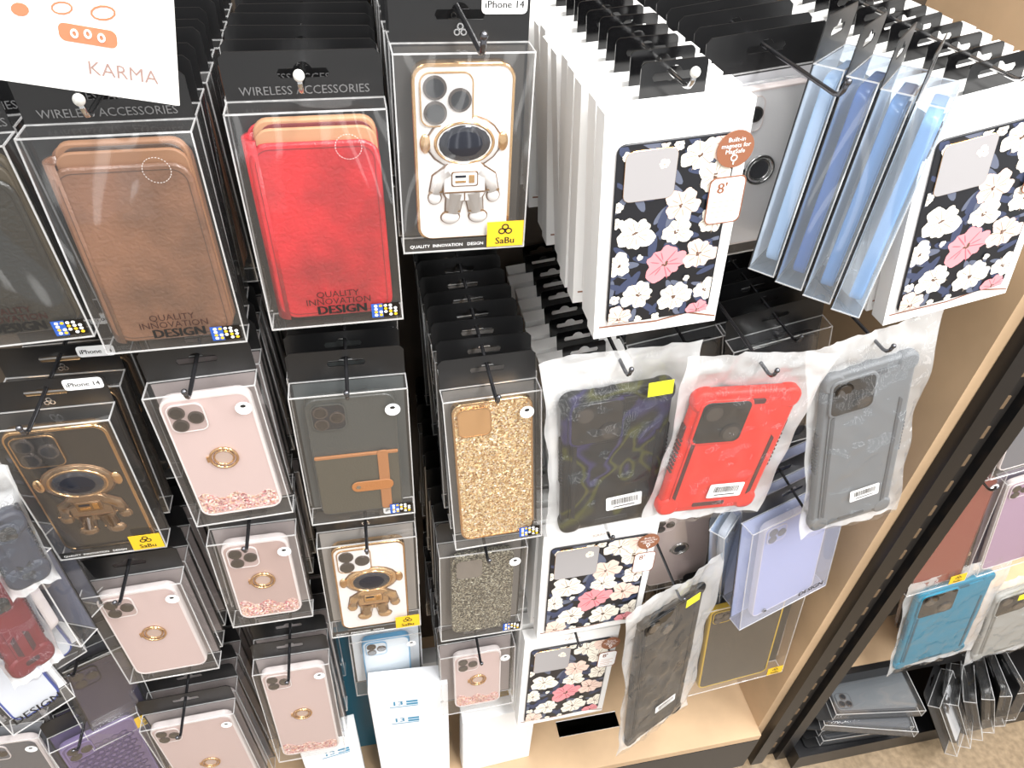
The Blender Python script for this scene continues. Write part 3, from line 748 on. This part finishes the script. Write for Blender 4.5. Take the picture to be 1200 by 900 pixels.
# ================================================== RUGGED CASES IN BAGS
b1 = bagged(((665, 458), (785, 455), (772, 612), (653, 616)), .465, 3, 'black camouflage-tinted rugged phone case in a clear bag', (28, 28, 30), (9, 9, 10), True, 1, sticker=(.034, .006))
b2 = bagged(((832, 436), (926, 478), (868, 606), (779, 588)), .445, 3, 'red rugged phone case tilted in a clear bag', (192, 34, 22), (60, 10, 8), False, 2, label_rot=0)
b3 = bagged(((975, 430), (1068, 425), (1040, 605), (948, 612)), .47, 3, 'grey rugged phone case in a clear bag', (98, 101, 104), (70, 72, 75), False, 3)
b4 = bagged(((766, 706), (812, 706), (786, 854), (744, 850)), (.46, .485), 4, 'black rugged phone case turned sideways in a clear bag', (12, 12, 13), (8, 8, 9), False, 4, sticker=(.02, .006), pad=1.35)
for b, e in ((b1, .02), (b2, .02), (b3, .02), (b4, .02)):
    hp = b[1] @ Vector((0, 0, .030)); peg(hp.x, WALLY, hp.z, hp.y-e)

# ================================================== CARTONS ON BASE SHELF
def carton(px, Y, w, zb, col, label, text='13', textm=TEAL, yaw=0, t=.03, rows=1):
    p = P(px, Y); h = p.z-zb
    M4 = Matrix.Translation((p.x, p.y, zb)) @ Matrix.Rotation(yaw, 4, 'Z')
    root = thing('retail_carton', M4, label, 'box', 'cartons on the base shelf')
    m = mat('carton_%d_%d_%d' % col, col, .45); mb = MB()
    mb.slab(0, h/2, w, h, .0012, 0, t, .0008, m); part('carton_body', mb, root)
    if text:
        for j in range(rows):
            g = MB()
            x = -w/2+.040; z = h-.045-j*.055
            g.text(text, .018, x, z, -.0004, textm, bold=.0004); g.box(x+.013, x+.030, -.0005, -.0002, z+.001, z+.006, textm); g.box(x+.013, x+.030, -.0005, -.0002, z-.007, z-.002, textm)
            g.box(x-.012, x+.030, -.0005, -.0002, z-.0115, z-.0100, textm)
            part('printed_text', g, root, 'blue lettering')
    return root
carton((384, 868), .50, .085, .143, (240, 243, 246), 'white carton with blue number lettering', yaw=.10)
carton((478, 806), .51, .115, .143, (242, 243, 246), 'white carton with blue number lettering', yaw=-.06, rows=2)
carton((586, 838), .525, .125, .143, (244, 244, 244), 'plain white carton on the base shelf', text='', yaw=.05)
carton((424, 735), .60, .12, .143, (14, 96, 122), 'teal carton behind the hanging packages', text='')
column('plain', ((408, 752), (494, 744), (494, 806), (420, 812)), Y=.55, tilt=3, label='white and blue phone case package', col=(206, 216, 224), back=(236, 240, 244), edge=mat('pale_blue_edge', (90, 150, 190), .3), n=1, pegon=False, logo=True, grp='white and blue packages')
carton((545, 770), .66, .26, .143, (240, 240, 240), 'large white carton at the back of the base shelf', text='')
carton((690, 862), .55, .12, .143, (240, 240, 238), 'white carton on the base shelf', text='')
carton((588, 826), .565, .09, .143, (226, 186, 30), 'yellow carton on the base shelf', text='')

# ================================================== NEIGHBOURING BAY
column('plain', ((1106, 572), (1176, 562), (1130, 684), (1062, 695)), Y=.52, tilt=3, label='red-brown phone case in a clear box', col=(126, 54, 46), back=(84, 46, 42), edge=mat('brown_edge', (110, 60, 54), .3), n=7, sabu=True, grp='packages in the next bay')
column('plain', ((1186, 560), (1262, 550), (1216, 660), (1148, 668)), Y=.52, tilt=3, label='lilac pink phone case in a clear box', col=(160, 132, 158), back=(124, 112, 128), n=7, sabu=True, grp='packages in the next bay')
column('plain', ((1205, 440), (1300, 430), (1240, 545), (1168, 555)), Y=.52, tilt=3, label='grey phone case in a clear box', col=(96, 98, 106), back=(76, 76, 82), n=7, grp='packages in the next bay')
bagged(((1083, 688), (1160, 680), (1122, 770), (1052, 775)), .51, 3, 'teal rugged phone case in a clear bag', (18, 112, 140), (12, 72, 92), False, 8, bar=False)
column('plain', ((1090, 702), (1160, 694), (1130, 768), (1066, 776)), Y=.56, tilt=3, label='dark phone case in a clear box', col=(50, 56, 62), back=(70, 76, 80), n=5, pegon=False, sabu=True, grp='packages in the next bay')
bagged(((1172, 690), (1240, 684), (1200, 760), (1148, 765)), .53, 3, 'pale rugged phone case in a clear bag', (150, 150, 146), (110, 110, 106), False, 9, sticker=(-.02, .0), bar=False)

def lying(x, y, ztop, yaw, col, back, label, w=.10, h=.18, pitch=0, **kw):
    M4 = Matrix.Translation((x, y, ztop)) @ Matrix.Rotation(yaw, 4, 'Z') @ Matrix.Rotation(-math.pi/2+pitch, 4, 'X')
    return column('plain', None, M=(M4, w, h), label=label, col=col, back=back, edge=mat('smoke_edge', (60, 62, 66), .2), n=0, pegon=False, nostick=True, grp='packages piled at the foot of the rack', **kw)
cols = ((60, 62, 66), (90, 94, 98), (36, 38, 42), (72, 74, 78), (88, 92, 96))
for i in range(5):
    lying(.80+rnd.uniform(-.010, .010), .53+rnd.uniform(-.008, .008), .082+i*.0265, math.radians(82+rnd.uniform(-9, 9)), cols[i], (30, 30, 32), 'dark phone case package lying in a pile')
for i in range(5):
    lying(1.01+rnd.uniform(-.012, .012), .66+rnd.uniform(-.006, .006), .082+i*.0265, math.radians(-90+rnd.uniform(-8, 8)), cols[(i+2) % 5], (30, 30, 32), 'dark phone case package lying in a pile')
for i in range(6):
    M4 = Matrix.Translation((1.05+i*.038, .49+i*.004, .178-i*.004)) @ Matrix.Rotation(math.radians(40+i*8), 4, 'Z') @ Matrix.Rotation(math.radians(-36+i*4), 4, 'X')
    column('plain', None, M=(M4, .10, .13), label='black framed phone case package slumped against others', col=((190, 192, 196), (30, 30, 32), (200, 201, 205), (36, 36, 40), (196, 196, 200), (40, 40, 44))[i], back=(26, 26, 28), edge=BLK2, ew=.003, n=0, nostick=True, pegon=False, grp='packages leaning at the foot of the rack')

# =================================================================== ROOM
wood = mat('maple_veneer', (196, 165, 130), .45, var=.05, vscale=8)
def sbox(name, x0, x1, y0, y1, z0, z1, m, kind='structure'):
    mb = MB(); mb.box(x0, x1, y0, y1, z0, z1, m)
    o = bpy.data.objects.new(name, mb.mesh(name)); COL.objects.link(o); o['kind'] = kind; o['label'] = name.replace('_', ' '); return o
fl = bpy.data.materials.new('speckled_floor'); fl.use_nodes = True
nt = fl.node_tree; bs = nt.nodes['Principled BSDF']; tc = nt.nodes.new('ShaderNodeTexCoord'); v = nt.nodes.new('ShaderNodeTexNoise'); v.inputs['Scale'].default_value = 80; v.inputs['Detail'].default_value = 6
cr = nt.nodes.new('ShaderNodeValToRGB'); cr.color_ramp.elements[0].position = .34; cr.color_ramp.elements[1].position = .66
cr.color_ramp.elements[0].color = lin((118, 100, 78)); cr.color_ramp.elements[1].color = lin((144, 124, 98))
nt.links.new(tc.outputs['Object'], v.inputs[0]); nt.links.new(v.outputs[0], cr.inputs[0]); nt.links.new(cr.outputs[0], bs.inputs[0]); bs.inputs['Roughness'].default_value = .35
sbox('floor', -3, 3, -2, 1.4, -.02, 0, fl)
sbox('wall_back', -3, 3, .90, .95, 0, 2.6, mat('store_wall', (120, 110, 100), .7))

root = thing('display_rack', Matrix.Translation((0, .82, 0)), 'maple store display rack with black metal uprights', 'display rack')
def rp(name, boxes, label=None):
    mb = MB()
    for b in boxes: mb.box(b[0], b[1], b[2]-.82, b[3]-.82, b[4], b[5], b[6])
    part(name, mb, root, label)
slot = mat('slot_dark', (24, 20, 17), .6); blackm = mat('black_metal', (20, 20, 22), .35, .3); slotwood = mat('slot_wood', (104, 84, 62), .6)
darkwood = mat('pegboard_brown', (70, 60, 50), .6, var=.06, vscale=8)
rp('back_panel', [(-1.1, .655, .80, .82, .1, 2.2, darkwood)])
rp('side_panel', [(.655, .675, .50, .82, 0, 2.2, wood)])
rp('upright_post', [(.672, .697, .482, .499, 0, 2.2, blackm), (.728, .752, .482, .499, 0, 2.2, blackm), (.697, .728, .495, .499, 0, 2.2, slot)] +
   [(.706, .719, .4935, .495, .04+i*.05, .060+i*.05, slotwood) for i in range(43)])
rp('base_shelf', [(-1.1, .655, .485, .80, .125, .143, wood)])
rp('kick_board', [(-1.1, .655, .484, .50, 0, .124, blackm)])
rp('back_panel', [(.752, 1.7, .80, .82, .06, 2.2, wood)])
rp('shelf', [(.752, 1.7, .54, .80, .222, .24, wood), (.752, 1.7, .528, .54, .205, .241, blackm)])
rp('base_shelf', [(.752, 1.7, .46, .80, .0, .055, blackm)])

# sign
M4, w, h = frame((-30, -40), (188, -62), (213, 93), (-12, 124), Y=.42)
mb = MB(); mb.prism([(-w/2, -h), (w/2, -h), (w/2, 0), (-w/2, 0)], 0, .0015, WHITE)
mb.text('KARMA', .0098, w/2-.026, -h+.013, -.0006, mat('rose_ink', (150, 122, 114), .5))
cop = mat('copper_patch', (184, 116, 82), .5)
mb.prism(rr(.026, .0085, .003, .004, -h+.029), -.0004, 0, cop)
for i in range(3): mb.prism(ell(-.002+i*.006, -h+.029+.0008*(i % 2), .0018, .0022), -.0008, -.0004, WPAPER, [ell(-.002+i*.006, -h+.029+.0008*(i % 2), .0009, .0013)])
mb.prism(ell(.012, -h+.041, .006, .0035, .3), -.0004, 0, cop, [ell(.012, -h+.041, .005, .0026, .3)])
mb.prism(ell(-w/2+.020, -h+.036, .004, .003, .3), -.0004, 0, cop)
mb.prism(ell(-.006, -h+.040, .005, .003, .3), -.0004, 0, cop, [ell(-.006, -h+.040, .0042, .0022, .3)])
single('paper_sign', mb, M4, 'white paper sign with rose-gold lettering above the cases', 'sign')

# lighting: bright store ceiling with rows of light strips
W = bpy.data.worlds.new('world'); S.world = W; W.use_nodes = True
nt = W.node_tree; bg = nt.nodes['Background']; N = nt.nodes.new; L = nt.links.new
tc = N('ShaderNodeTexCoord'); sx = N('ShaderNodeSeparateXYZ'); L(tc.outputs['Generated'], sx.inputs[0])
mz = N('ShaderNodeMath'); mz.operation = 'MAXIMUM'; mz.inputs[1].default_value = .12; L(sx.outputs[2], mz.inputs[0])
dv = N('ShaderNodeMath'); dv.operation = 'DIVIDE'; L(sx.outputs[0], dv.inputs[0]); L(mz.outputs[0], dv.inputs[1])
ml = N('ShaderNodeMath'); ml.operation = 'MULTIPLY'; ml.inputs[1].default_value = 5.0; L(dv.outputs[0], ml.inputs[0])
sn = N('ShaderNodeMath'); sn.operation = 'SINE'; L(ml.outputs[0], sn.inputs[0])
cr = N('ShaderNodeValToRGB'); cr.color_ramp.elements[0].position = .70; cr.color_ramp.elements[1].position = .80
cr.color_ramp.elements[0].color = (.50, .51, .52, 1); cr.color_ramp.elements[1].color = (2.8, 2.8, 2.75, 1)
L(sn.outputs[0], cr.inputs[0]); L(cr.outputs[0], bg.inputs[0]); bg.inputs[1].default_value = 1.0
def area(loc, rot, sx, sy, e):
    l = bpy.data.lights.new('ceiling_light', 'AREA'); l.shape = 'RECTANGLE'; l.size = sx; l.size_y = sy; l.energy = e; l.color = (1, .99, .975)
    o = bpy.data.objects.new('ceiling_light', l); COL.objects.link(o); o.location = loc; o.rotation_euler = rot
area((.6, -.6, 3.0), (math.radians(25), 0, 0), .35, 2.4, 88)
area((-.8, -.6, 3.0), (math.radians(25), 0, 0), .35, 2.4, 40)
area((1.6, -.2, 2.6), (math.radians(20), math.radians(25), 0), .5, 1.5, 60)
